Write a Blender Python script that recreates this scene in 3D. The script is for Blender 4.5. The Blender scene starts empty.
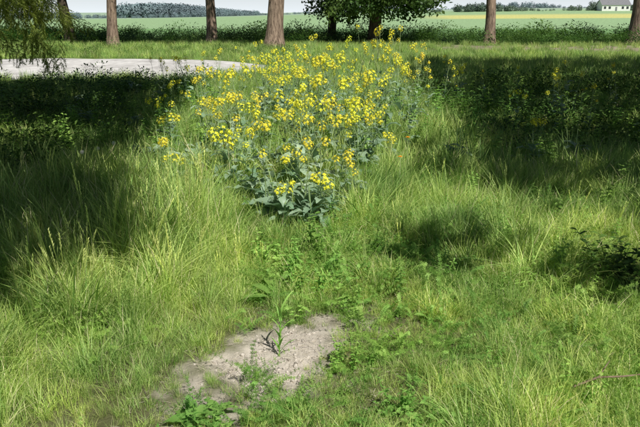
import bpy, math, random
import numpy as np
from mathutils import Vector, Matrix, Euler
random.seed(7); RNG=np.random.default_rng(11)
R=random.random
def U(a,b): return a+(b-a)*random.random()
sc=bpy.context.scene

# ------------------------------------------------------------------ world / light
TO_SUN=Vector((0.5*math.cos(math.radians(53)),-0.866*math.cos(math.radians(53)),math.sin(math.radians(53)))).normalized()
w=bpy.data.worlds.new("World"); sc.world=w; w.use_nodes=True
nt=w.node_tree; nt.nodes.clear()
sky=nt.nodes.new('ShaderNodeTexSky'); sky.sky_type='NISHITA'; sky.sun_disc=False
sky.sun_elevation=math.radians(53); sky.sun_rotation=math.atan2(TO_SUN.x,TO_SUN.y)
sky.dust_density=0.6
bg=nt.nodes.new('ShaderNodeBackground'); bg.inputs[1].default_value=0.05
wo=nt.nodes.new('ShaderNodeOutputWorld')
tc=nt.nodes.new('ShaderNodeTexCoord'); sx=nt.nodes.new('ShaderNodeSeparateXYZ'); nt.links.new(tc.outputs['Generated'],sx.inputs[0])
mr=nt.nodes.new('ShaderNodeMapRange'); mr.inputs[1].default_value=0.0; mr.inputs[2].default_value=0.09; mr.inputs[3].default_value=1; mr.inputs[4].default_value=0
nt.links.new(sx.outputs[2],mr.inputs[0])
mx=nt.nodes.new('ShaderNodeMix'); mx.data_type='RGBA'; mx.inputs[7].default_value=(18.0,19.5,20.6,1)
nt.links.new(mr.outputs[0],mx.inputs[0]); nt.links.new(sky.outputs[0],mx.inputs[6])
nt.links.new(mx.outputs[2],bg.inputs[0]); nt.links.new(bg.outputs[0],wo.inputs[0])
sl=bpy.data.lights.new("sun","SUN"); sl.energy=5.0; sl.angle=math.radians(0.5); sl.color=(1,0.97,0.90)
so=bpy.data.objects.new("sun",sl); sc.collection.objects.link(so)
so.rotation_euler=TO_SUN.to_track_quat('Z','Y').to_euler(); so.location=(10,-10,30)
sc.view_settings.view_transform='Standard'; sc.view_settings.look='None'; sc.view_settings.exposure=0

cam=bpy.data.cameras.new("camera"); co=bpy.data.objects.new("camera",cam); sc.collection.objects.link(co)
co.location=(0,0,1.6); co.rotation_euler=(math.radians(90-15.9),0,0)
cam.sensor_width=36; cam.lens=38.6; cam.clip_end=8000; cam.clip_start=0.05
sc.camera=co

# ------------------------------------------------------------------ helpers
def sstep(a,b,x):
    t=np.clip((np.asarray(x,float)-a)/(b-a),0,1); return t*t*(3-2*t)
def wn(x,y,f=1.0,s=0.0):
    x=np.asarray(x,float)*f; y=np.asarray(y,float)*f
    return (np.sin(x*1.7+y*1.1+s)+np.sin(x*-1.3+y*2.3+s*2.1+1)+np.sin(x*3.1+y*-0.7+s*1.3+2)*.7+np.sin(x*-2.9-y*3.7+s*.7)*.6+np.sin(x*5.9+y*4.3+s*3)*.4)/3.7
def H(x,y):
    x=np.asarray(x,float); y=np.asarray(y,float)
    z=0.5*sstep(14,28,y)
    z=z+wn(x,y,0.5,1.0)*0.03*sstep(300,50,np.abs(y))+wn(x,y,2.2,4.0)*0.012*sstep(30,8,np.abs(y))
    z=z-1.2*sstep(60,170,y)
    z=z+sstep(170,520,y)*(5.5+3.0*np.tanh(x/150)+1.2*np.sin(x/90.))
    z=z+sstep(500,1500,y)*9
    z=z+0.12*np.exp(-(((x-0.1)/1.6)**2+((y-8.5)/3.2)**2))
    return z
def Hs(x,y): return float(H(x,y))
def dirt1(x,y):
    x=np.asarray(x,float); y=np.asarray(y,float)
    u=(x+0.20)-0.48*(y-3.02); v=y-3.02
    r=np.sqrt((u/0.32)**2+(v/0.52)**2)+wn(x,y,5,2.)*0.40+wn(x,y,15,5.)*.36
    return sstep(1.35,0.40,r)
def dirt(x,y):
    x=np.asarray(x,float); y=np.asarray(y,float)
    u2=x+1.22; v2=y-3.05
    r2=np.sqrt((u2/0.34)**2+(v2/0.26)**2)+wn(x,y,7,9.)*0.4
    return np.maximum(dirt1(x,y),sstep(1.1,0.4,r2)*0.5)

class MB:
    def __init__(s): s.v=[]; s.f=[]; s.m=[]; s.t=[]
    def add(s,vs,fs,m=0,t=0.5):
        o=len(s.v); s.v.extend([tuple(p) for p in vs]); s.f.extend([tuple(i+o for i in f) for f in fs])
        s.m.extend([m]*len(fs)); s.t.extend([t]*len(vs))
    def mesh(s,name,mats,smooth=True):
        me=bpy.data.meshes.new(name); me.from_pydata(s.v,[],s.f)
        for m in mats: me.materials.append(m)
        me.polygons.foreach_set('material_index',s.m)
        if smooth: me.polygons.foreach_set('use_smooth',[True]*len(s.f))
        a=me.attributes.new('t','FLOAT','POINT'); a.data.foreach_set('value',s.t)
        me.update(); return me
    def obj(s,name,mats,parent=None,link=True,smooth=True):
        o=bpy.data.objects.new(name,s.mesh(name,mats,smooth))
        if link: sc.collection.objects.link(o)
        if parent: o.parent=parent
        return o
def tube(mb,pts,rad,n=6,m=0,t=0.5):
    pts=[Vector(p) for p in pts]; vs=[];fs=[]
    a0=None
    for i,p in enumerate(pts):
        d=(pts[min(i+1,len(pts)-1)]-pts[max(i-1,0)]).normalized()
        if a0 is None: a0=d.cross(Vector((0.31,0.9,0.2)))
        a=(a0-d*a0.dot(d)).normalized(); a0=a; b=d.cross(a)
        for k in range(n):
            an=2*math.pi*k/n
            vs.append(p+(a*math.cos(an)+b*math.sin(an))*rad[i])
    for i in range(len(pts)-1):
        for k in range(n):
            fs.append((i*n+k,i*n+(k+1)%n,(i+1)*n+(k+1)%n,(i+1)*n+k))
    mb.add(vs,fs,m,t)
def leaf(mb,base,d,length,width,droop=0.5,nseg=5,m=0,t=0.5,fold=0.25,lobe=0.0,shape='ov'):
    p=Vector(base); d=Vector(d).normalized(); up=Vector((0,0,1))
    vs=[];fs=[]; step=length/nseg
    for i in range(nseg+1):
        s=i/nseg
        if shape=='ov': wd=math.sin(math.pi*min(1,(s*0.92+0.06)))**0.8
        elif shape=='blade': wd=(1-s)**0.6
        else: wd=math.sin(math.pi*(s**0.7*.95+.03))
        if i==nseg: wd=0.03
        wd*=width*0.5*(1+lobe*(1 if i%2 else -1))
        side=d.cross(up)
        if side.length<1e-3: side=Vector((1,0,0))
        side.normalize(); n=side.cross(d)
        wob=U(-.1,.1)*width
        vs+= [p+side*wd+n*(fold*wd+wob), p.copy(), p-side*wd+n*(fold*wd-wob)]
        p=p+d*step
        d=(d+Vector((0,0,-droop/nseg))).normalized()
    for i in range(nseg):
        a=i*3; fs+= [(a,a+1,a+4,a+3),(a+1,a+2,a+5,a+4)]
    mb.add(vs,fs,m,t)

# ------------------------------------------------------------------ materials
def newmat(name):
    m=bpy.data.materials.new(name); m.use_nodes=True; m.node_tree.nodes.clear(); return m,m.node_tree.nodes,m.node_tree.links
def foliage(name,c0,c1,c2=None,trans=0.35,rough=0.55,varn=0.35,nscale=0.9,spec=0.3,rattr=False,namp=.9):
    m,N,L=newmat(name)
    at=N.new('ShaderNodeAttribute'); at.attribute_name='t'
    cr=N.new('ShaderNodeValToRGB'); e=cr.color_ramp.elements
    e[0].position=0; e[0].color=(*c0,1); e[1].position=0.8 if c2 else 1; e[1].color=(*c1,1)
    if c2: k=e.new(0.93); k.color=(*c2,1)
    L.new(at.outputs['Fac'],cr.inputs[0])
    if rattr:
        oi=N.new('ShaderNodeAttribute'); oi.attribute_name='rnd'; rnd=oi.outputs['Fac']
    else:
        oi=N.new('ShaderNodeObjectInfo'); rnd=oi.outputs['Random']
    g=N.new('ShaderNodeNewGeometry')
    no=N.new('ShaderNodeTexNoise'); no.inputs['Scale'].default_value=nscale; no.inputs['Detail'].default_value=3
    L.new(g.outputs['Position'],no.inputs['Vector'])
    hs=N.new('ShaderNodeHueSaturation')
    def M(op,a,b):
        n=N.new('ShaderNodeMath'); n.operation=op
        for i,x in enumerate((a,b)):
            if isinstance(x,(int,float)): n.inputs[i].default_value=x
            else: L.new(x,n.inputs[i])
        return n.outputs[0]
    v=M('ADD',M('MULTIPLY',rnd,varn),1-varn*0.5)
    v2=M('ADD',M('MULTIPLY',no.outputs['Fac'],namp),1-namp*.5)
    L.new(M('MULTIPLY',v,v2),hs.inputs['Value'])
    L.new(M('ADD',M('MULTIPLY',no.outputs['Fac'],-0.12),0.56),hs.inputs['Hue'])
    L.new(cr.outputs[0],hs.inputs['Color'])
    p=N.new('ShaderNodeBsdfPrincipled'); p.inputs['Roughness'].default_value=rough
    p.inputs['Specular IOR Level'].default_value=spec
    L.new(hs.outputs[0],p.inputs['Base Color'])
    o=N.new('ShaderNodeOutputMaterial')
    if trans>0:
        tr=N.new('ShaderNodeBsdfTranslucent'); mx=N.new('ShaderNodeMixShader'); mx.inputs[0].default_value=trans
        hs2=N.new('ShaderNodeHueSaturation'); hs2.inputs['Value'].default_value=1.2; hs2.inputs['Saturation'].default_value=1.1
        L.new(hs.outputs[0],hs2.inputs['Color']); L.new(hs2.outputs[0],tr.inputs[0])
        L.new(p.outputs[0],mx.inputs[1]); L.new(tr.outputs[0],mx.inputs[2])
        L.new(mx.outputs[0],o.inputs[0])
    else: L.new(p.outputs[0],o.inputs[0])
    return m
GRASS=foliage('grass_blades',(0.25,0.41,0.07),(0.64,0.76,0.22),(0.84,0.78,0.46),rattr=True,varn=.6,nscale=1.6,namp=1.2)
GRASSD=foliage('grass_tall',(0.20,0.36,0.08),(0.54,0.67,0.21),(0.76,0.69,0.42),rattr=True,varn=.6,nscale=1.6,namp=1.2)
WEED=foliage('weed_leaves',(0.14,0.32,0.05),(0.38,0.58,0.14),varn=.5)
RLEAF=foliage('rape_leaves',(0.17,0.29,0.17),(0.38,0.50,0.34),trans=0.25,rough=0.45,spec=.4)
RSTEM=foliage('rape_stems',(0.24,0.36,0.15),(0.40,0.52,0.22),trans=0.1)
PETAL=foliage('rape_petals',(0.88,0.79,0.03),(0.98,0.93,0.12),trans=0.3,varn=0.1,rough=.6,spec=.1,namp=.3)
DAND=foliage('dandelion_petals',(0.85,0.45,0.01),(0.9,0.55,0.02),trans=0.2,varn=0.1)
TLEAF=foliage('tree_leaves',(0.035,0.075,0.015),(0.08,0.15,0.03),trans=0.15)
NEEDLE=foliage('needles',(0.16,0.22,0.04),(0.44,0.50,0.12),trans=0.25)
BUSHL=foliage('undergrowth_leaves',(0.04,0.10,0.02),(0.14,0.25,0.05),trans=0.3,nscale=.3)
FARL=foliage('far_tree_leaves',(0.09,0.13,0.10),(0.15,0.20,0.14),trans=0.0,nscale=.02,spec=0)  # greyed leaf colour, some distance haze painted in
FARB=foliage('hazy_forest_leaves',(0.15,0.20,0.22),(0.20,0.26,0.27),trans=0.0,nscale=.02,spec=0)  # bluish distance haze painted into the leaf colour
STRAW=foliage('dry_straw',(0.54,0.47,0.37),(0.72,0.65,0.52),trans=0.1)
WHITE=foliage('seed_fluff',(0.75,0.75,0.72),(0.85,0.85,0.82),trans=0.4,varn=.05)
def simple(name,c0,c1,scale=5,rough=0.9,bump=0.3,stretch=(1,1,1),detail=6,coords='Object'):
    m,N,L=newmat(name)
    tc=N.new('ShaderNodeTexCoord'); mp=N.new('ShaderNodeMapping'); mp.inputs['Scale'].default_value=stretch
    L.new(tc.outputs[coords],mp.inputs[0])
    no=N.new('ShaderNodeTexNoise'); no.inputs['Scale'].default_value=scale; no.inputs['Detail'].default_value=detail; no.inputs['Roughness'].default_value=.65
    L.new(mp.outputs[0],no.inputs['Vector'])
    cr=N.new('ShaderNodeValToRGB'); cr.color_ramp.elements[0].color=(*c0,1); cr.color_ramp.elements[1].color=(*c1,1)
    cr.color_ramp.elements[0].position=.35; cr.color_ramp.elements[1].position=.65
    L.new(no.outputs['Fac'],cr.inputs[0])
    p=N.new('ShaderNodeBsdfPrincipled'); p.inputs['Roughness'].default_value=rough; p.inputs['Specular IOR Level'].default_value=.2
    L.new(cr.outputs[0],p.inputs['Base Color'])
    b=N.new('ShaderNodeBump'); b.inputs['Strength'].default_value=bump; b.inputs['Distance'].default_value=.05
    L.new(no.outputs['Fac'],b.inputs['Height']); L.new(b.outputs[0],p.inputs['Normal'])
    o=N.new('ShaderNodeOutputMaterial'); L.new(p.outputs[0],o.inputs[0]); return m
BARKP=simple('pine_bark',(0.09,0.06,0.045),(0.42,0.31,0.23),scale=8,bump=1.0,stretch=(1.8,1.8,.35))
BARKD=simple('dark_bark',(0.035,0.028,0.02),(0.12,0.09,0.065),scale=6,bump=1.0,stretch=(1.6,1.6,.35))
CLOD=simple('soil_clods',(0.42,0.37,0.31),(0.66,0.60,0.53),scale=14,bump=.6)
GRAVEL=simple('gravel',(0.42,0.40,0.385),(0.70,0.68,0.65),scale=2.2,bump=.5,detail=14)
TWIG=simple('dead_twig',(0.14,0.09,0.06),(0.3,0.22,0.16),scale=20)
WALLM=simple('white_render',(0.72,0.71,0.68),(0.82,0.81,0.78),scale=1,bump=0)
ROOFM=simple('grey_roof',(0.16,0.16,0.17),(0.24,0.24,0.25),scale=2,bump=0)
GLASSM=simple('window_dark',(0.03,0.035,0.04),(0.06,0.065,0.07),scale=2,rough=.2,bump=0)

# ------------------------------------------------------------------ terrain
def axis(segs):
    out=[]
    for a,b,s in segs:
        n=max(1,int(round((b-a)/s))); out+=list(np.linspace(a,b,n,endpoint=False))
    out.append(segs[-1][1]); return np.array(out)
xs=axis([(-4000,-1000,500),(-1000,-200,40),(-200,-40,8),(-40,-12,1.5),(-12,-3,.3),(-3,3,.025),(3,12,.3),(12,40,1.5),(40,200,8),(200,1000,40),(1000,4000,500)])
ys=axis([(-400,-40,60),(-40,-6,4),(-6,2,.5),(2,4.5,.025),(4.5,14,.2),(14,34,.5),(34,80,2),(80,300,8),(300,1000,25),(1000,6000,400)])
X,Y=np.meshgrid(xs,ys); D=dirt(X,Y)
Z=H(X,Y)-D*0.02+D*wn(X,Y,22,1.)*.007+D*wn(X,Y,60,3.)*.004
nx,ny=len(xs),len(ys)
V=np.stack([X.ravel(),Y.ravel(),Z.ravel()],1)
idx=np.arange(nx*ny).reshape(ny,nx)
F=np.stack([idx[:-1,:-1].ravel(),idx[:-1,1:].ravel(),idx[1:,1:].ravel(),idx[1:,:-1].ravel()],1)
me=bpy.data.meshes.new('ground'); me.from_pydata(V.tolist(),[],F.tolist())
me.polygons.foreach_set('use_smooth',[True]*len(F))
col=np.ones((nx*ny,4)); x=X.ravel(); y=Y.ravel()
c=np.array([0.13,0.135,0.06])[None,:]*np.ones((nx*ny,1))
def mixc(c,col,f): return c*(1-f[:,None])+np.array(col)[None,:]*f[:,None]
c=mixc(c,(0.14,0.20,0.06),sstep(12,20,y))
c=mixc(c,(0.30,0.25,0.18),sstep(25,26,y)*sstep(30,28.5,y)*(0.35+0.6*sstep(4,7,x)))
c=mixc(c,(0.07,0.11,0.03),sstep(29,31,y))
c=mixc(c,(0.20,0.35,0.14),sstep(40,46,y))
c=mixc(c,(0.29,0.42,0.22),sstep(120,130,y+x*.05))
c=mixc(c,(0.56,0.54,0.20),sstep(285,290,y)*sstep(345,340,y)*sstep(40,60,x))
c=mixc(c,(0.32,0.42,0.30),sstep(400,420,y))  # far fields paler and less saturated, haze put into the ground colour
c=mixc(c,(0.62,0.555,0.475),D.ravel())
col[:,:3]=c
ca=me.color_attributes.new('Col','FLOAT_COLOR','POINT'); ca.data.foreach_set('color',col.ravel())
m,N,L=newmat('ground_soil_and_fields')
at=N.new('ShaderNodeVertexColor'); at.layer_name='Col'
g=N.new('ShaderNodeNewGeometry')
n1=N.new('ShaderNodeTexNoise'); n1.inputs['Scale'].default_value=30; n1.inputs['Detail'].default_value=12; n1.inputs['Roughness'].default_value=.75
n2=N.new('ShaderNodeTexNoise'); n2.inputs['Scale'].default_value=1.3; n2.inputs['Detail'].default_value=8
L.new(g.outputs['Position'],n1.inputs['Vector']); L.new(g.outputs['Position'],n2.inputs['Vector'])
ad=N.new('ShaderNodeMath'); ad.operation='ADD'; L.new(n1.outputs['Fac'],ad.inputs[0]); L.new(n2.outputs['Fac'],ad.inputs[1])
mr=N.new('ShaderNodeMapRange'); mr.inputs[1].default_value=.6; mr.inputs[2].default_value=1.4; mr.inputs[3].default_value=.55; mr.inputs[4].default_value=1.45
L.new(ad.outputs[0],mr.inputs[0])
hs=N.new('ShaderNodeHueSaturation'); L.new(at.outputs[0],hs.inputs['Color']); L.new(mr.outputs[0],hs.inputs['Value'])
p=N.new('ShaderNodeBsdfPrincipled'); p.inputs['Roughness'].default_value=.95; p.inputs['Specular IOR Level'].default_value=.1
L.new(hs.outputs[0],p.inputs['Base Color'])
b=N.new('ShaderNodeBump'); b.inputs['Strength'].default_value=.8; b.inputs['Distance'].default_value=.02; L.new(n1.outputs['Fac'],b.inputs['Height']); L.new(b.outputs[0],p.inputs['Normal'])
o=N.new('ShaderNodeOutputMaterial'); L.new(p.outputs[0],o.inputs[0])
me.materials.append(m)
go=bpy.data.objects.new('ground',me); sc.collection.objects.link(go)

def road_edges(x):
    e0=17.6+0.25*math.sin(x*.7)+.12*math.sin(x*2.3)
    e1=22.6+0.2*math.sin(x*.5+1)+.1*math.sin(x*1.9)
    s=max(0,(x+4.5)/3.1); return e0+2.2*s*s,e1-2*s*s
rv=[];rf=[]
rx=np.arange(-70,-1.4,.4); K=10
for i,xx in enumerate(rx):
    e0,e1=road_edges(xx)
    for k in range(K+1):
        yy=e0+(e1-e0)*k/K; rv.append((xx,yy,Hs(xx,yy)+0.03 if 0<k<K else Hs(xx,yy)+.004))
for i in range(len(rx)-1):
    for k in range(K):
        a=i*(K+1)+k; rf.append((a,a+K+1,a+K+2,a+1))
mb=MB(); mb.add(rv,rf); mb.obj('gravel_road',[GRAVEL])

# ------------------------------------------------------------------ instancer
def scatter(name,P,ROT,S,I,variants,parent=None,realize=False):
    coll=bpy.data.collections.new(name+'_parts')
    for k,o in enumerate(variants):
        o.name='%s_part_%02d'%(name,k); coll.objects.link(o)
    P=np.array(P,dtype=np.float32); n=len(P)
    me=bpy.data.meshes.new(name); me.vertices.add(n); me.vertices.foreach_set('co',P.ravel())
    a=me.attributes.new('rot','FLOAT_VECTOR','POINT'); a.data.foreach_set('vector',np.array(ROT,dtype=np.float32).ravel())
    a=me.attributes.new('scl','FLOAT','POINT'); a.data.foreach_set('value',np.array(S,dtype=np.float32))
    a=me.attributes.new('idx','INT','POINT'); a.data.foreach_set('value',np.array(I,dtype=np.int32))
    ob=bpy.data.objects.new(name,me); sc.collection.objects.link(ob)
    if parent: ob.parent=parent
    ng=bpy.data.node_groups.new(name+'_nodes','GeometryNodeTree')
    ng.interface.new_socket('Geometry',in_out='INPUT',socket_type='NodeSocketGeometry')
    ng.interface.new_socket('Geometry',in_out='OUTPUT',socket_type='NodeSocketGeometry')
    N=ng.nodes;L=ng.links
    gi=N.new('NodeGroupInput'); go=N.new('NodeGroupOutput')
    mp=N.new('GeometryNodeMeshToPoints')
    L.new(gi.outputs[0],mp.inputs['Mesh'])
    ip=N.new('GeometryNodeInstanceOnPoints'); ci=N.new('GeometryNodeCollectionInfo')
    ci.inputs['Collection'].default_value=coll; ci.inputs['Separate Children'].default_value=True; ci.inputs['Reset Children'].default_value=True
    def na(nm,ty):
        q=N.new('GeometryNodeInputNamedAttribute'); q.data_type=ty; q.inputs['Name'].default_value=nm; return q.outputs['Attribute']
    er=N.new('FunctionNodeEulerToRotation')
    L.new(na('rot','FLOAT_VECTOR'),er.inputs[0])
    L.new(mp.outputs[0],ip.inputs['Points']); L.new(ci.outputs[0],ip.inputs['Instance'])
    ip.inputs['Pick Instance'].default_value=True
    L.new(na('idx','INT'),ip.inputs['Instance Index']); L.new(er.outputs[0],ip.inputs['Rotation']); L.new(na('scl','FLOAT'),ip.inputs['Scale'])
    out=ip.outputs[0]
    if realize:
        rv=N.new('FunctionNodeRandomValue'); rv.data_type='FLOAT'
        st=N.new('GeometryNodeStoreNamedAttribute'); st.domain='INSTANCE'; st.data_type='FLOAT'; st.inputs['Name'].default_value='rnd'
        L.new(out,st.inputs['Geometry'])
        fo=[s for s in rv.outputs if s.type=='VALUE'][0]; fi=[s for s in st.inputs if s.name=='Value'][0]
        L.new(fo,fi)
        rz=N.new('GeometryNodeRealizeInstances'); L.new(st.outputs[0],rz.inputs[0]); out=rz.outputs[0]
    L.new(out,go.inputs[0])
    md=ob.modifiers.new('scatter','NODES'); md.node_group=ng
    return ob

# ------------------------------------------------------------------ grass variants
def blade(mb,bx,by,h,wd,lean,az,seg=4,t=None,m=0,curl=1.0):
    ca,sa=math.cos(az),math.sin(az); tw=az+math.pi/2+U(-.6,.6)
    cx,cy=math.cos(tw),math.sin(tw)
    vs=[];fs=[]
    for i in range(seg+1):
        s=i/seg; r=lean*(s**(1.6*curl)); z=h*(s-0.28*lean/h*s*s*s) if h>0 else 0
        ww=wd*.5*(1-s**1.8*0.97)
        px,py=bx+ca*r,by+sa*r
        vs+=[(px-cx*ww,py-cy*ww,z),(px+cx*ww,py+cy*ww,z)]
    for i in range(seg): fs.append((2*i,2*i+1,2*i+3,2*i+2))
    mb.add(vs,fs,m,R() if t is None else t)
def tuft(n,r,h0,h1,wd,lean,mat,straw=.07,seg=3,l0=.1):
    mb=MB()
    for i in range(n):
        a=U(0,6.283); q=r*math.sqrt(R()); h=U(h0,h1)
        t=U(.0,.82) if R()>straw else U(.9,1)
        blade(mb,q*math.cos(a),q*math.sin(a),h,wd*U(.7,1.3),h*U(l0,lean),a+U(-1.3,1.3),t=t,seg=seg)
    return mb.obj('x',[mat],link=False)
def seedgrass():
    mb=MB()
    for i in range(16):
        a=U(0,6.283); q=.05*math.sqrt(R()); blade(mb,q*math.cos(a),q*math.sin(a),U(.14,.26),.004,U(.05,.15),a,seg=3)
    for i in range(3):
        a=U(0,6.283); h=U(.34,.48); l=U(.03,.10)
        pts=[(math.cos(a)*l*s*s,math.sin(a)*l*s*s,h*s) for s in (0,.33,.66,1)]
        tube(mb,pts,[.0011]*4,3,t=.75)
        for k in range(16):
            s=.8+.2*k/16; p=(math.cos(a)*l*s*s,math.sin(a)*l*s*s,h*s)
            an=U(0,6.28); L_=.016
            mb.add([p,(p[0]+math.cos(an)*.004,p[1]+math.sin(an)*.004,p[2]+L_*.5),(p[0]+math.cos(an)*.006,p[1]+math.sin(an)*.006,p[2]+L_),(p[0]-math.sin(an)*.003,p[1]+math.cos(an)*.003,p[2]+L_*.5)],[(0,1,2,3)],0,.84)
    return mb.obj('x',[GRASS],link=False)
gv=[tuft(46,.085,.06,.24,.0040,1.1,GRASS,.10) for _ in range(5)]
gv+=[tuft(30,.07,.20,.44,.0058,.95,GRASSD,.06,4) for _ in range(4)]
gv+=[seedgrass() for _ in range(3)]
gv+=[tuft(54,.22,.12,.42,.012,.8,GRASSD,.05,3) for _ in range(3)]
gv+=[tuft(26,.05,.25,.42,.0080,1.5,GRASSD,.03,6,.7) for _ in range(2)]
P=[];RO=[];S=[];I=[]
def put(x,y,s,i,tilt=.25):
    P.append((x,y,Hs(x,y)-.01)); RO.append((U(-tilt,tilt),U(-tilt,tilt),U(0,6.283))); S.append(s); I.append(i)
def hw(y): return 0.50*y+1.0
def hmap(x,y):
    h=.62+0.40*float(wn(x,y,1.6,3.))+.22*float(wn(x,y,5,1.))
    h+=.45*float(sstep(-.4,-1.2,x))*float(sstep(2.3,3.3,y))
    h+=.38*float(sstep(3.8,5.0,y))
    dn=math.hypot((x+.2)/.75,(y-2.9)/.75); h*=0.5+0.5*float(sstep(.6,1.5,dn))
    return max(.28,h)
n=0
while n<9600:
    y=U(1.9,6.5); x=U(-hw(y),hw(y))
    if y>4 and R()<.2: continue
    dd=float(dirt(x,y))
    if R()<dd**.6*1.0+.02: continue
    n+=1; s=hmap(x,y)*U(.65,1.35)*(1-.55*dd)
    k=random.randrange(5)
    if R()<.13+.25*float(sstep(3.8,5.2,y))+.2*(x<-.6): k=5+random.randrange(4); s*=.72
    elif R()<(.14 if x<-.5 else .05): k=9+random.randrange(3); s*=.8
    elif R()<.04+.08*float(wn(x,y,1.3,6.)>.2): k=15+random.randrange(2); s*=.85
    if dd>.25 and k>4: k=random.randrange(5)
    put(x,y,s,k)
for _ in range(8300):
    y=U(6,15); x=U(-hw(y),hw(y)); k=random.choice([5,6,7,8,12,13,14,12,13,15])
    lit=1.0 if -2<x<1.8 else .85
    put(x,y,U(.6,1.1)*lit*(1+.25*float(wn(x,y,1.2,5.))),k)
for _ in range(6000):
    y=U(14,31); x=U(-hw(y),hw(y)*1.02)
    e0,e1=road_edges(x)
    if x<-1.4 and e0-.05<y<e1: continue
    if y>25 and x>4.5 and R()<.75: continue
    put(x,y,U(.6,1.0)*(0.8 if y>22 else 1),12+random.randrange(3))
scatter('grass',P,RO,S,I,gv,realize=True)

# ------------------------------------------------------------------ weeds
def weed_nettle(h,n,ls=1.0):
    mb=MB()
    for s_ in range(n):
        a=U(0,6.28); q=U(0,.05); b=Vector((q*math.cos(a),q*math.sin(a),0)); hh=h*U(.6,1.1); ln=U(0,.06)
        tip=b+Vector((math.cos(a)*ln,math.sin(a)*ln,hh))
        tube(mb,[b,(b+tip)/2,tip],[.002,.0018,.001],4,t=.4)
        k=0; z=.15
        while z<1:
            pz=b.lerp(tip,z)
            for sd in (0,math.pi):
                an=k*1.57+sd+U(-.2,.2); L_=.036*ls*(1.15-z*.6)*U(.8,1.2)
                leaf(mb,pz,(math.cos(an),math.sin(an),.35),L_,L_*.42,.9,3,t=U(.1,1)*(.5+.5*z))
            k+=1; z+=.12
    return mb.obj('x',[WEED],link=False)
def weed_rosette(n,L0,wf=.2):
    mb=MB()
    for i in range(n):
        a=i*2.4+U(-.3,.3); L_=L0*U(.6,1.1); leaf(mb,(0,0,.01),(math.cos(a),math.sin(a),U(.3,1.2)),L_,L_*wf,1.1,5,t=U(.2,1),lobe=.1)
    return mb.obj('x',[WEED],link=False)
def weed_bedstraw():
    mb=MB()
    for i in range(9):
        a=U(0,6.28); L_=U(.12,.24); d=Vector((math.cos(a)*.8,math.sin(a)*.8,U(.6,1.6))).normalized(); p=Vector((U(-.05,.05),U(-.05,.05),0)); t=U(.2,1)
        for k in range(8):
            p0=p.copy(); p=p+d*L_/8; d=(d+Vector((U(-.1,.1),U(-.1,.1),-.10))).normalized()
            tube(mb,[p0,p],[.0007]*2,3,0,t)
            u=d.orthogonal().normalized(); v=d.cross(u)
            for j in range(6):
                an=j*1.05+k*.4; e=(u*math.cos(an)+v*math.sin(an)+d*.25).normalized(); f=e.cross(d).normalized()*.002; l=.018*(1-k*.06)
                mb.add([p,p+e*l*.5+f,p+e*l,p+e*l*.5-f],[(0,1,2,3)],0,t)
    return mb.obj('x',[WEED],link=False)
def weed_clover():
    mb=MB()
    for i in range(16):
        a=U(0,6.28); q=.09*math.sqrt(R()); h=U(.03,.09); c=Vector((q*math.cos(a),q*math.sin(a),h)); tube(mb,[(c.x*.7,c.y*.7,0),c],[.0008]*2,3)
        a0=U(0,6.28)
        for k in range(3):
            leaf(mb,c,(math.cos(a0+k*2.1),math.sin(a0+k*2.1),.25),.016,.015,.3,2,t=U(.2,1))
    return mb.obj('x',[WEED],link=False)
wv=[weed_nettle(.16,4),weed_nettle(.26,3,1.3),weed_rosette(9,.11),weed_rosette(7,.16,.32),weed_bedstraw(),weed_bedstraw(),weed_clover(),weed_clover(),weed_bedstraw()]
P=[];RO=[];S=[];I=[]
n=0
while n<2500:
    y=U(2.0,7.5); x=U(-hw(y),hw(y))
    dens=.15+.65*float(sstep(-.1,.25,wn(x,y,1.1,7.)))+(.25 if x>-.5 else -.15)
    if y<2.75 and -.8<x<.4 and R()<.6: continue
    if R()>dens or R()<float(dirt(x,y))*.97: continue
    n+=1
    k=random.choice([0,1,2,4,4,4,5,5,8,8,6,7,3]); 
    if y<3.6 and k in(1,3): k=4
    put(x,y,U(.6,1.25)*(1.2 if y>3.6 else 1),k)
for _ in range(1300):
    y=U(7,15); x=U(-hw(y),hw(y)); put(x,y,U(1.3,2.2),random.choice([0,1,1,3,3]))
scatter('weed_plants',P,RO,S,I,wv)

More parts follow.
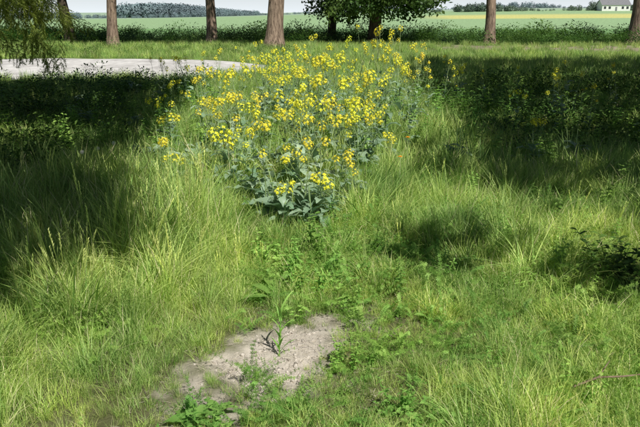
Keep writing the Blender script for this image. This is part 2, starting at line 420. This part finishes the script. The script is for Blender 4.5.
# ------------------------------------------------------------------ rapeseed plants
def raceme(mb,top,d,size=1.0,pods=True):
    d=Vector(d).normalized()
    a=d.cross(Vector((.3,.8,.1))).normalized(); b=d.cross(a)
    for k in range(7):
        an=U(0,6.28); q=.006*R(); p=top+d*(.004+U(0,.01))+a*math.cos(an)*q+b*math.sin(an)*q
        mb.add([p+a*.003,p+b*.003,p-a*.003,p-b*.003,p+d*.009],[(0,1,4),(1,2,4),(2,3,4),(3,0,4)],1,.9)
    nf=int(19*size)
    for k in range(nf):
        s=k/nf; an=k*2.4+U(-.4,.4); r=(.014+.030*math.sin(math.pi*min(1,s*.8+.15)))*size*U(.8,1.15); z=-s*.075*size+U(-.006,.006)
        rad=a*math.cos(an)+b*math.sin(an); c=top+rad*r+d*z
        tube(mb,[c-rad*r*.95-d*.012,c],[.0006]*2,3,1,.7)
        fd=(rad*.8+d*(1.0-s*.7)).normalized()
        u=fd.cross(Vector((.2,.1,.97))); 
        if u.length<.05: u=a.copy()
        u.normalize(); v=fd.cross(u); ro=U(0,1.5); L_=.0126*U(.8,1.2)
        for q in range(4):
            t1=ro+q*math.pi/2; e=u*math.cos(t1)+v*math.sin(t1); f=fd.cross(e)
            mb.add([c,c+e*L_*.55+f*L_*.42+fd*.002,c+e*L_+f*L_*.25,c+e*L_-f*L_*.25,c+e*L_*.55-f*L_*.42+fd*.002],[(0,1,2,3,4)],2,R())
    if pods:
        for k in range(12):
            an=k*2.4; p=top-d*(.09+k*.011)*size; rad=a*math.cos(an)+b*math.sin(an)
            e=p+rad*.03+d*.012; e2=e+rad*.014+d*.032
            tube(mb,[p,e,e2],[.0007,.0015,.0006],3,1,.6)
def rape(h,nb,leafy=1.0,flowers=True,rsz=1.0,ls=1.0):
    mb=MB(); az=U(0,6.28); ln=U(0,.18)*h
    def sp(s): return Vector((math.cos(az)*ln*s*s,math.sin(az)*ln*s*s,h*s))
    tube(mb,[sp(s) for s in (0,.25,.5,.75,1)],[.007,.0062,.005,.0038,.002],5,1,.4)
    if flowers: raceme(mb,sp(1),(sp(1)-sp(.9)),U(.85,1.15)*rsz)
    nl=int(9*leafy+2)
    for k in range(nl):
        s=.05+.6*k/nl; an=k*2.4+U(-.3,.3); L_=U(.13,.27)*(1.12-s)*min(1.15,.65+h*.5)*ls
        leaf(mb,sp(s),(math.cos(an),math.sin(an),U(.3,1.3)),L_,L_*U(.36,.54),U(.9,1.9),7,0,U(0,1),lobe=.18,shape='lf')
    for k in range(nb):
        s=.30+.55*k/max(1,nb); an=k*2.4+az+U(-.4,.4); b0=sp(s); Lb=h*U(.55,1.05)*(1-s)+.04
        sprd=U(.35,.95)
        d=Vector((math.cos(an)*sprd,math.sin(an)*sprd,1)).normalized()
        p1=b0+d*Lb*.5; p2=b0+d*Lb*.5+Vector((math.cos(an)*.3*sprd,math.sin(an)*.3*sprd,1)).normalized()*Lb*.55
        tube(mb,[b0,p1,p2],[.0035,.003,.0015],4,1,.5)
        if flowers: raceme(mb,p2,p2-p1,U(.4,1.0)*rsz,R()<.7)
        leaf(mb,b0,(math.cos(an),math.sin(an),.6),U(.07,.12)*ls,U(.025,.04)*ls,1.2,5,0,U(.2,1))
        if R()<.6: leaf(mb,p1,(math.cos(an+1),math.sin(an+1),.6),U(.04,.08),.018,1.0,4,0,U(.2,1))
    return mb.mesh('rapeseed_plant',[RLEAF,RSTEM,PETAL])
rs=[rape(.45,2,1.2,rsz=1.3,ls=1.2) for _ in range(4)]; rm=[rape(.8,4,1.2,rsz=1.1,ls=1.1) for _ in range(6)]; rl=[rape(1.25,4,.8,rsz=1.0) for _ in range(8)]; rn=[rape(.38,1,1.3,False,ls=1.3) for _ in range(4)]
rd=[rape(.9,1,.8,rsz=.8) for _ in range(3)]
def rp(x,y,kind,s=1):
    me=random.choice({'s':rs,'m':rm,'l':rl,'n':rn,'d':rd}[kind])
    o=bpy.data.objects.new('rapeseed_plant',me); sc.collection.objects.link(o)
    o.location=(x,y,Hs(x,y)-.01); o.rotation_euler=(U(-.15,.15),U(-.15,.15),U(0,6.28)); o.scale=(s,s,s*U(.9,1.15))
for x,y,k,s in [(-.25,4.95,'s',.95),(.0,4.98,'s',1.1),(.16,5.2,'m',.75),(-.12,5.3,'m',.8),(-.42,5.5,'m',.9),(.2,5.7,'m',.95),(-.2,5.7,'m',1.05),(-.6,6.0,'m',.85),(.35,6.1,'m',.9),(0.02,5.5,'m',.85),
    (-1.35,6.1,'s',1.0),(-1.5,6.6,'s',1.1),(-.85,6.2,'s',1.3),(-1.25,7.4,'m',.85),(-1.05,6.9,'m',.85),(-1.7,7.8,'s',1.3),
    (.5,7.0,'m',.9),(.75,6.9,'s',.9),(-1.9,8.6,'m',.9),(-1.7,9.8,'m',1.1),(-2.0,12.,'l',.8),(-2.4,12.6,'m',1.1),(-1.6,11.2,'l',.9),(-2.3,11.0,'m',.9),(-1.5,8.9,'m',1.0),(-2.9,12.8,'m',1.0)]:
    rp(x,y,k,s)
for x,y,s in [(-.28,5.1,1.2),(-.05,4.85,1.0),(-.6,5.6,1.3),(-.75,6.6,1.3),(.1,5.0,1.1),(-.2,5.3,1.3),(0,5.3,1.3),(-.42,5.2,1.1),(.25,5.5,1.),(-.15,5.05,1.2),(-.35,5.35,1.2),
    (-1.7,6.2,1.1),(-1.1,6.3,1.2),(-.9,6.5,1.2),(-1.9,7.2,1.2),(-1.3,6.8,1.3),(-1.5,6.3,1.1),(-.95,5.95,1.1),(-1.6,7.0,1.3),(-1.25,6.0,1.0),(-1.45,5.9,.9),(-.7,5.9,1.2),(-.9,7.2,1.4),(-1.15,7.7,1.4),(-.5,6.4,1.4),(-1.8,6.6,1.1),(-1.35,7.2,1.2)]: rp(x,y,'n',s)
cnt=0
while cnt<64:
    y=U(5.9,12.6); cx=-.14+.06*(y-6); hwid=.65+.18*(y-6)
    x=cx+random.gauss(0,hwid*.64)
    if abs(x-cx)>hwid*1.3: continue
    if y<7.4: k,s=('m',U(.85,1.25))
    else: k,s=('l',U(.66,1.05)) if R()<.8 else ('m',U(.9,1.3))
    rp(x,y,k,s); cnt+=1
for _ in range(9):
    y=U(9,14.5); x=U(1.9,.48*y); rp(x,y,'d',U(.7,1.05))
for x,y,k,s in [(2.75,9.6,'m',.8),(3.3,9.3,'d',.9),(3.55,10.2,'d',1.0),(2.5,12.5,'m',1.0),(4.3,12.0,'d',1.1),(1.9,13.5,'l',.8),(2.6,8.2,'s',1.0),(2.1,11.8,'d',1.),(1.7,10.6,'d',1.0)]: rp(x,y,k,s)
for _ in range(9):
    y=U(7,13); x=U(.8,.48*y); rp(x,y,'n',U(1.0,1.4))
for _ in range(7):
    y=U(7,14); x=U(-.48*y,-2.); rp(x,y,'n',U(1.0,1.4))

# ------------------------------------------------------------------ dandelions
def dandelion(x,y,h,clock=False):
    mb=MB(); lx=U(-.03,.03); top=Vector((lx,U(-.03,.03),h))
    tube(mb,[(0,0,0),(lx*.4,0,h*.5),top],[.0022]*3,5,1,.6)
    if clock:
        for k in range(90):
            zz=1-2*(k+.5)/90; r=math.sqrt(1-zz*zz); an=k*2.4; d=Vector((r*math.cos(an),r*math.sin(an),zz)); c=top+d*.017
            tube(mb,[top+d*.003,c],[.0004]*2,3,0)
            u=d.orthogonal().normalized(); v=d.cross(u)
            for q in range(5):
                e=(u*math.cos(q*1.26)+v*math.sin(q*1.26)); f=d.cross(e)*.0005
                mb.add([c-f,c+f,c+e*.0045+d*.003],[(0,1,2)],0,.5)
        ms=[WHITE,RSTEM]
    else:
        for ring,(nn,L_,el) in enumerate([(22,.024,.25),(18,.018,.7),(12,.011,1.4)]):
            for k in range(nn):
                an=2*math.pi*k/nn+ring*.2; leaf(mb,top,(math.cos(an),math.sin(an),el),L_,.0048,.3,2,0,R(),shape='lf')
        ms=[DAND,RSTEM]
    for i in range(6):
        an=i*1.05; leaf(mb,(0,0,0),(math.cos(an),math.sin(an),.6),.11,.025,1.2,6,1,U(.2,.8),lobe=.35)
    o=mb.obj('dandelion_clock' if clock else 'dandelion',ms); o.location=(x,y,Hs(x,y))
for x,y,h in [(.80,6.2,.50),(.68,5.7,.42),(.55,7.0,.64),(3.4,9.0,.7),(3.7,10.5,.7)]: dandelion(x,y,h)
for x,y,h in [(-2.05,6.2,.46),(-1.95,6.3,.48),(-2.15,6.15,.44)]: dandelion(x,y,h,True)

mb=MB(); tube(mb,[(0,0,0),(.005,0,.12),(.012,0,.25)],[.004,.003,.002],5,0,.5)
for k in range(11):
    z=.01+k*.022; an=k*2.6; leaf(mb,(.01*k/9,0,z),(math.cos(an)*.6,math.sin(an)*.5,1.1),U(.08,.14),.016,1.1,6,0,U(0,.8),shape='blade')
o=mb.obj('cereal_seedling',[WEED]); o.location=(-.2,3.05,Hs(-.2,3.05)-.02)
for (x,y,nn,L_) in [(-.52,2.45,7,.13),(-.42,2.52,5,.09)]:
    mb=MB()
    for i in range(nn):
        an=i*2.4; l=L_*U(.7,1.1); leaf(mb,(0,0,.01),(math.cos(an),math.sin(an),U(.3,.8)),l,l*.4,.8,7,0,U(.4,1),shape='lf',fold=.35)
    o=mb.obj('broadleaf_plantain',[WEED]); o.location=(x,y,Hs(x,y))
for bxx,byy,nn in [(1.95,3.85,30),(2.25,3.95,20),(1.85,4.1,18)]:
    mb=MB()
    for i in range(nn):
        a=U(0,6.28); l=U(.12,.38); tip=Vector((math.cos(a)*l*.7,math.sin(a)*l*.7,l*U(.4,1.0))); tube(mb,[(0,0,0),tip*.5,tip],[.003,.0025,.001],4,0,.3)
        for k in range(10):
            p=tip*(.25+.75*k/10); an=k*2.4; leaf(mb,p,(math.cos(an),math.sin(an),.4),U(.04,.065),U(.025,.04),.5,4,0,R())
    o=mb.obj('bramble_bush',[BUSHL]); o.location=(bxx,byy,Hs(bxx,byy))

# ------------------------------------------------------------------ clods, straw litter, dead branch
def clod():
    import bmesh
    bm=bmesh.new(); bmesh.ops.create_icosphere(bm,subdivisions=2,radius=.012)
    s=(U(.8,1.5),U(.8,1.3),U(.5,.8)); ph=U(0,9)
    for v in bm.verts:
        k=1+.22*math.sin(v.co.x*260+ph)+.2*math.sin(v.co.y*310+ph*2)+.15*math.sin(v.co.z*400)
        v.co=Vector((v.co.x*s[0]*k,v.co.y*s[1]*k,v.co.z*s[2]*k))
    me=bpy.data.meshes.new('clod'); bm.to_mesh(me); bm.free(); me.materials.append(CLOD)
    for p_ in me.polygons: p_.use_smooth=True
    return bpy.data.objects.new('clod',me)
P=[];RO=[];S=[];I=[]
while len(P)<2000:
    x=U(-1.0,.5); y=U(2.2,3.8)
    if R()>float(dirt1(x,y)): continue
    P.append((x,y,Hs(x,y)-.020)); RO.append((U(0,6),U(0,6),U(0,6))); S.append(.12+.8*R()**5); I.append(random.randrange(4))
scatter('soil_clods',P,RO,S,I,[clod() for _ in range(4)])
def strawbits():
    mb=MB()
    for k in range(7):
        a=U(0,3.14); L_=U(.015,.05); x0,y0=U(-.06,.06),U(-.06,.06)
        z=U(.002,.008); tube(mb,[(x0,y0,z),(x0+math.cos(a)*L_*.5,y0+math.sin(a)*L_*.5,z+U(0,.004)),(x0+math.cos(a)*L_,y0+math.sin(a)*L_,U(0,.008))],[.0008,.0008,.0005],3,0,R())
    return mb.obj('x',[STRAW],link=False)
P=[];RO=[];S=[];I=[]
for _ in range(900):
    y=U(2.1,4.5); x=U(-hw(y),hw(y))
    if R()<.35: x=U(-.75,.35); y=U(2.4,3.7)
    P.append((x,y,Hs(x,y)-.015+U(0,.012))); RO.append((U(-.2,.2),U(-.2,.2),U(0,6.28))); S.append(U(.6,1.2)); I.append(random.randrange(4))
scatter('straw_litter',P,RO,S,I,[strawbits() for _ in range(4)])
mb=MB(); tube(mb,[(0,0,.05),(.12,.03,.08),(.22,.02,.09),(.34,.06,.08)],[.005,.005,.004,.003],6,0); tube(mb,[(.12,.03,.08),(.18,.1,.10),(.22,.16,.09)],[.003,.003,.002],5,0)
o=mb.obj('fallen_branch',[TWIG]); o.location=(1.08,2.62,Hs(1.15,2.62)+.04)

# ------------------------------------------------------------------ trees
def leafcluster(n,r,L_,mat):
    mb=MB()
    for k in range(n):
        d=Vector((U(-1,1),U(-1,1),U(-1,1))); d.normalize(); c=d*r*(R()**.5)
        e=Vector((U(-1,1),U(-1,1),U(-.6,.4))).normalized(); f=e.cross(d)
        if f.length<.1: f=e.orthogonal()
        f.normalize(); l=L_*U(.7,1.3)
        mb.add([c,c+e*l*.5+f*l*.32,c+e*l,c+e*l*.5-f*l*.32],[(0,1,2,3)],0,R())
    return mb.obj('x',[mat],link=False,smooth=False)
def trunk_mesh(mb,base,h,r,lean=(0,0),n=14):
    pts=[];rad=[]
    K=16
    for i in range(K+1):
        s=i/K; z=h*s**1.4
        pts.append((base[0]+lean[0]*s+.06*math.sin(s*7+base[0])*min(1,s*3),base[1]+lean[1]*s,base[2]-.1+z)); 
        rad.append(r*(1+.5*math.exp(-z/.22))*(1-.72*s)*U(.96,1.04))
    tube(mb,pts,rad,n,0); return [Vector(p) for p in pts]
def limb(mb,a,b,r0,sag=.3):
    a=Vector(a);b=Vector(b); pts=[];K=6
    for i in range(K+1):
        s=i/K; p=a.lerp(b,s); p.z+=math.sin(math.pi*s)*sag; p+=Vector((U(-1,1),U(-1,1),U(-1,1)))*.05*(0<i<K); pts.append(p)
    tube(mb,pts,[r0*(1-.8*i/K) for i in range(K+1)],6,0)
def build_tree(name,base,h,r,pts,bark,lean=(0,0),nl=14,scl=1.0,mat=None,L_=.18,zfork=2.6):
    e=bpy.data.objects.new(name,None); sc.collection.objects.link(e)
    mb=MB(); tp=trunk_mesh(mb,(base[0],base[1],Hs(base[0],base[1])),h,r,lean)
    for q in (random.sample(pts,min(nl,len(pts))) if pts else []):
        cand=[t for t in tp if t.z>zfork and t.z<q[2]+1.0] or [tp[-3]]
        t=min(cand,key=lambda t:abs(t.z-(q[2]-1)))
        limb(mb,t,q,r*.32)
    mb.obj('trunk',[bark],parent=e)
    if pts:
        vs=[leafcluster(38,.38,L_,mat or TLEAF) for _ in range(4)]
        scatter('crown_'+name,pts,[(U(0,6),U(0,6),U(0,6)) for _ in pts],[scl*U(.7,1.4) for _ in pts],[random.randrange(4) for _ in pts],vs,parent=e,realize=True)
    return e
def inpoly(x,y,poly):
    c=False;j=len(poly)-1
    for i in range(len(poly)):
        xi,yi=poly[i];xj,yj=poly[j]
        if (yi>y)!=(yj>y) and x<(xj-xi)*(y-yi)/(yj-yi)+xi: c=not c
        j=i
    return c
# outlines of ground shade; unseen near-tree crowns are shaped from them toward the sun
RIGHT=[(2.7,22),(2.0,17),(2.0,14),(2.3,11.5),(2.0,9.7),(1.2,8.0),(1.0,6.9),(1.4,5.7),(1.9,5.0),(2.8,4.8),(5,4.5),(9,6),(13,12),(14,22)]
LEFT=[(-2.9,16.8),(-2.7,13),(-2.3,9),(-2.2,7.5),(-1.9,6.0),(-1.35,5.1),(-1.5,4.4),(-1.9,3.8),(-4,3.1),(-8,6),(-12,12),(-13,16.8)]
DAPP=[(1.6,3.7),(2.7,3.5),(2.7,4.2),(1.7,4.2)]
DAPP2=[(.7,4.35),(1.1,4.35),(1.1,4.7),(.7,4.7)]
off=Vector((TO_SUN.x/TO_SUN.z,TO_SUN.y/TO_SUN.z))
def crownpts(poly,n,h0,h1,hole=.0):
    out=[]; xs_=[p[0] for p in poly]; ys_=[p[1] for p in poly]
    while len(out)<n:
        x=U(min(xs_),max(xs_)); y=U(min(ys_),max(ys_))
        if not inpoly(x,y,poly): continue
        if float(wn(x,y,1.9,2.))>.38+hole+U(-.12,.12): continue
        h=U(h0,h1); q=Vector((x+off.x*h,y+off.y*h,h))
        v=q-Vector((-3.1,7.1,1.7)); 
        if (v-TO_SUN*v.dot(TO_SUN)).length<.9: continue  # crowns kept clear of the sun's path to the spruce branches
        out.append(tuple(q))
    return out
def assign(pts,trunks):
    g=[[] for _ in trunks]
    for p in pts: g[min(range(len(trunks)),key=lambda i:(trunks[i][0]-p[0])**2+(trunks[i][1]-p[1])**2)].append(p)
    return g
tr=[(6.8,1.5),(8.2,7.5),(12.5,13.5)]
rpts=crownpts(RIGHT,1900,3.4,7.0)+crownpts(DAPP,5,3.6,4.6,1)+crownpts(DAPP2,2,3.6,4.6,1)  # DAPP clusters are added to the crowns only for dappled foreground shade
for t,g in zip(tr,assign(rpts,tr)): build_tree('oak_tree',t,7.5,.28,g,BARKD,nl=20)
tl=[(-4.6,-.8),(-8.2,9.0)]
for t,g in zip(tl,assign(crownpts(LEFT,1600,3.4,7.0,.15),tl)): build_tree('oak_tree',t,7.5,.26,g,BARKD,nl=16)

# spruce at left edge with drooping branches
def spray():
    mb=MB()
    def tw(p,d,L_,lev):
        K=6; q=p.copy(); dd=d.copy()
        for i in range(K):
            q2=q+dd*L_/K
            for k in range(8):
                c=q.lerp(q2,k/8); e=(Vector((U(-1,1),U(-1,1),U(-1,1))).normalized()+dd*.7).normalized(); f=e.cross(dd).normalized()*.0028
                l=.028*U(.7,1.2); mb.add([c-f,c+f,c+e*l+f*.3,c+e*l-f*.3],[(0,1,2,3)],0,R())
            if lev<1 and i>0:
                for sg in (1,-1):
                    sd=dd.cross(Vector((0,1,.2))).normalized()*sg
                    tw(q,(dd*.8+sd*.7+Vector((0,U(-.4,.4),-.15))).normalized(),L_*.45*(1-i/K*.5),lev+1)
            q=q2; dd=(dd+Vector((0,0,-.08))).normalized()
    tw(Vector((0,0,0)),Vector((.75,0,-.5)).normalized(),.36,0)
    return mb.obj('x',[NEEDLE],link=False)
e=bpy.data.objects.new('spruce_tree',None); sc.collection.objects.link(e)
mb=MB(); bx,by=-5.3,7.2; tp=trunk_mesh(mb,(bx,by,Hs(bx,by)),9,.22)
P=[];RO=[];S=[];I=[]
def droop(z0,az,L_,drop,dens=5):
    a=Vector((bx,by,z0)); pts=[]
    for i in range(9):
        s=i/8; pts.append(a+Vector((math.cos(az)*L_*s,math.sin(az)*L_*s,.25*math.sin(math.pi*s*.8)-drop*s*s)))
    tube(mb,pts,[.022*(1-.85*i/8) for i in range(9)],5,0)
    for i in range(2,9):
        for k in range(dens):
            p=pts[i-1].lerp(pts[i],R()); P.append(p); RO.append((U(-.4,.4),U(-.2,.9),az+U(-1.2,1.2))); S.append(U(.6,1.1)); I.append(random.randrange(3))
for k in range(17): droop(U(2.2,3.0),U(-.7,.05),U(2.3,2.95),U(.75,1.35),8)
for k in range(8): droop(U(1.2,2.2),U(-.9,.3),U(1.4,1.9),U(.5,1.),8)
for k in range(40):
    z=U(2.0,8.5); droop(z,U(.9,5.4) if z<5.5 else U(0,6.28),(9.5-z)*.3+.3,U(.3,.8),5)
mb.obj('trunk',[BARKD],parent=e)
scatter('needle_branches',P,RO,S,I,[spray() for _ in range(3)],parent=e)

# row of trees behind the road
def ell(cx,cy,cz,rx,ry,rz,n,zmin=3.0):
    out=[]
    lumps=[(U(-.6,.6),U(-.6,.6),U(-.6,.6)) for _ in range(9)]
    while len(out)<n:
        l=random.choice(lumps); d=Vector((U(-1,1),U(-1,1),U(-1,1)))
        if d.length>1: continue
        p=(cx+(l[0]+d.x*.45)*rx,cy+(l[1]+d.y*.45)*ry,cz+(l[2]+d.z*.45)*rz)
        if p[2]>zmin: out.append(p)
    return out
for x,y,r,bark,nm,ln in [(-10.5,30,.25,BARKD,'pine_tree',(-.8,0)),(-8.2,28,.24,BARKP,'pine_tree',(.2,0)),(-4.75,31,.25,BARKP,'pine_tree',(.1,0)),(-1.75,27,.37,BARKP,'pine_tree',(.3,.3)),
    (.5,33,.22,BARKD,'maple_tree',(.2,0)),(2.25,30,.30,BARKD,'maple_tree',(.5,0)),(7.4,31,.26,BARKP,'pine_tree',(0,0)),(14.3,32,.45,BARKP,'pine_tree',(.3,0))]:
    pts=ell(x+ln[0],y+1,7,3.8,3.8,3.2,420,3.6)
    if nm=='maple_tree': pts+=ell(x+.3,y-.5,2.6,2.6,2.0,1.5,200,1.75)
    if x==7.4: pts+=ell(4.6,y,3.4,2.2,1.5,1.6,90,2.1)
    build_tree(nm,(x,y),10,r,pts,bark,lean=ln,nl=12,scl=1.15,L_=.12,zfork=3.5)

def bush(h):
    mb=MB()
    for k in range(170):
        a=U(0,6.28); q=.42*math.sqrt(R()); z=h*R()**.7*(1-.4*(q/.42)**2); l=U(.05,.11)
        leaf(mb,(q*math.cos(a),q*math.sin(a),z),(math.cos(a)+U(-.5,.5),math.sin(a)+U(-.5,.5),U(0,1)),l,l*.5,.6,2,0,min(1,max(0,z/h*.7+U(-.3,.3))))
    return mb.obj('x',[BUSHL],link=False)
P=[];RO=[];S=[];I=[]
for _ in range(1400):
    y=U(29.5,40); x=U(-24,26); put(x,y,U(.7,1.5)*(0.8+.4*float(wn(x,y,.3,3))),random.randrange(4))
for _ in range(500):
    if R()<.5: y=U(7.5,16.5); x=U(1.8+.02*y,8)
    else: y=U(6.0,16.8); x=U(-8,-2.5)
    put(x,y,U(.4,.9),random.randrange(4))
for _ in range(60):
    y=U(23.5,26); x=U(-14,-1); put(x,y,U(.35,.7),random.randrange(4))
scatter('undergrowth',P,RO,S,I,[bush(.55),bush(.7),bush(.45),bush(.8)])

# ------------------------------------------------------------------ distance
def farmass(name,x0,x1,y0,y1,n,h,mat,sz):
    def v():
        mb=MB()
        for k in range(260):
            d=Vector((U(-1,1),U(-1,1),U(-1,1))).normalized(); c=Vector((d.x*.5,d.y*.5,.5+d.z*.5))*U(.7,1.12); u=(d+Vector((U(-1,1),U(-1,1),U(-1,1)))*.9).normalized().orthogonal().normalized()*.065; w_=u.cross(d)
            mb.add([c+u,c+w_,c-u,c-w_],[(0,1,2,3)],0,R())
        return mb.obj('x',[mat],link=False,smooth=False)
    P=[];RO=[];S=[];I=[]
    for _ in range(n):
        x=U(x0,x1); y=U(y0,y1); P.append((x,y,Hs(x,y)-.5)); RO.append((0,0,U(0,6))); S.append(h*U(.6,1.2)*(.8+.35*math.sin(x*sz))); I.append(random.randrange(3))
    scatter(name,P,RO,S,I,[v() for _ in range(3)])
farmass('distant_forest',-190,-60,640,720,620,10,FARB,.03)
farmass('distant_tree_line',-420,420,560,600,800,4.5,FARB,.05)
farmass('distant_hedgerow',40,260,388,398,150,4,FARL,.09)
e=bpy.data.objects.new('white_farmhouse',None); sc.collection.objects.link(e)
fx,fy=158,382; fz=Hs(fx,fy); W,Dp,Hh,RH=15,8,3.2,2.6
def box(mb,x0,x1,y0,y1,z0,z1,m=0):
    mb.add([(x0,y0,z0),(x1,y0,z0),(x1,y1,z0),(x0,y1,z0),(x0,y0,z1),(x1,y0,z1),(x1,y1,z1),(x0,y1,z1)],[(0,3,2,1),(4,5,6,7),(0,1,5,4),(1,2,6,5),(2,3,7,6),(3,0,4,7)],m)
mb=MB(); box(mb,-W/2,W/2,0,Dp,-1,Hh); mb.add([(-W/2,0,Hh),(-W/2,Dp,Hh),(-W/2,Dp/2,Hh+RH),(W/2,0,Hh),(W/2,Dp,Hh),(W/2,Dp/2,Hh+RH)],[(0,2,1),(3,4,5)]); mb.obj('walls',[WALLM],parent=e,smooth=False)
mb=MB(); mb.add([(-W/2-.4,-.4,Hh-.2),(W/2+.4,-.4,Hh-.2),(W/2+.4,Dp/2,Hh+RH+.08),(-W/2-.4,Dp/2,Hh+RH+.08),(-W/2-.4,Dp+.4,Hh-.2),(W/2+.4,Dp+.4,Hh-.2)],[(0,1,2,3),(3,2,5,4)]); mb.obj('roof',[ROOFM],parent=e,smooth=False)
mb=MB()
for k in (-6,-3.5,3.5,6): box(mb,k-.6,k+.6,-.05,-.01,1,2.3)
mb.obj('windows',[GLASSM],parent=e,smooth=False)
mb=MB(); box(mb,-.5,.5,-.06,-.01,0,2.1); mb.obj('door',[ROOFM],parent=e,smooth=False)
e.location=(fx,fy,fz)
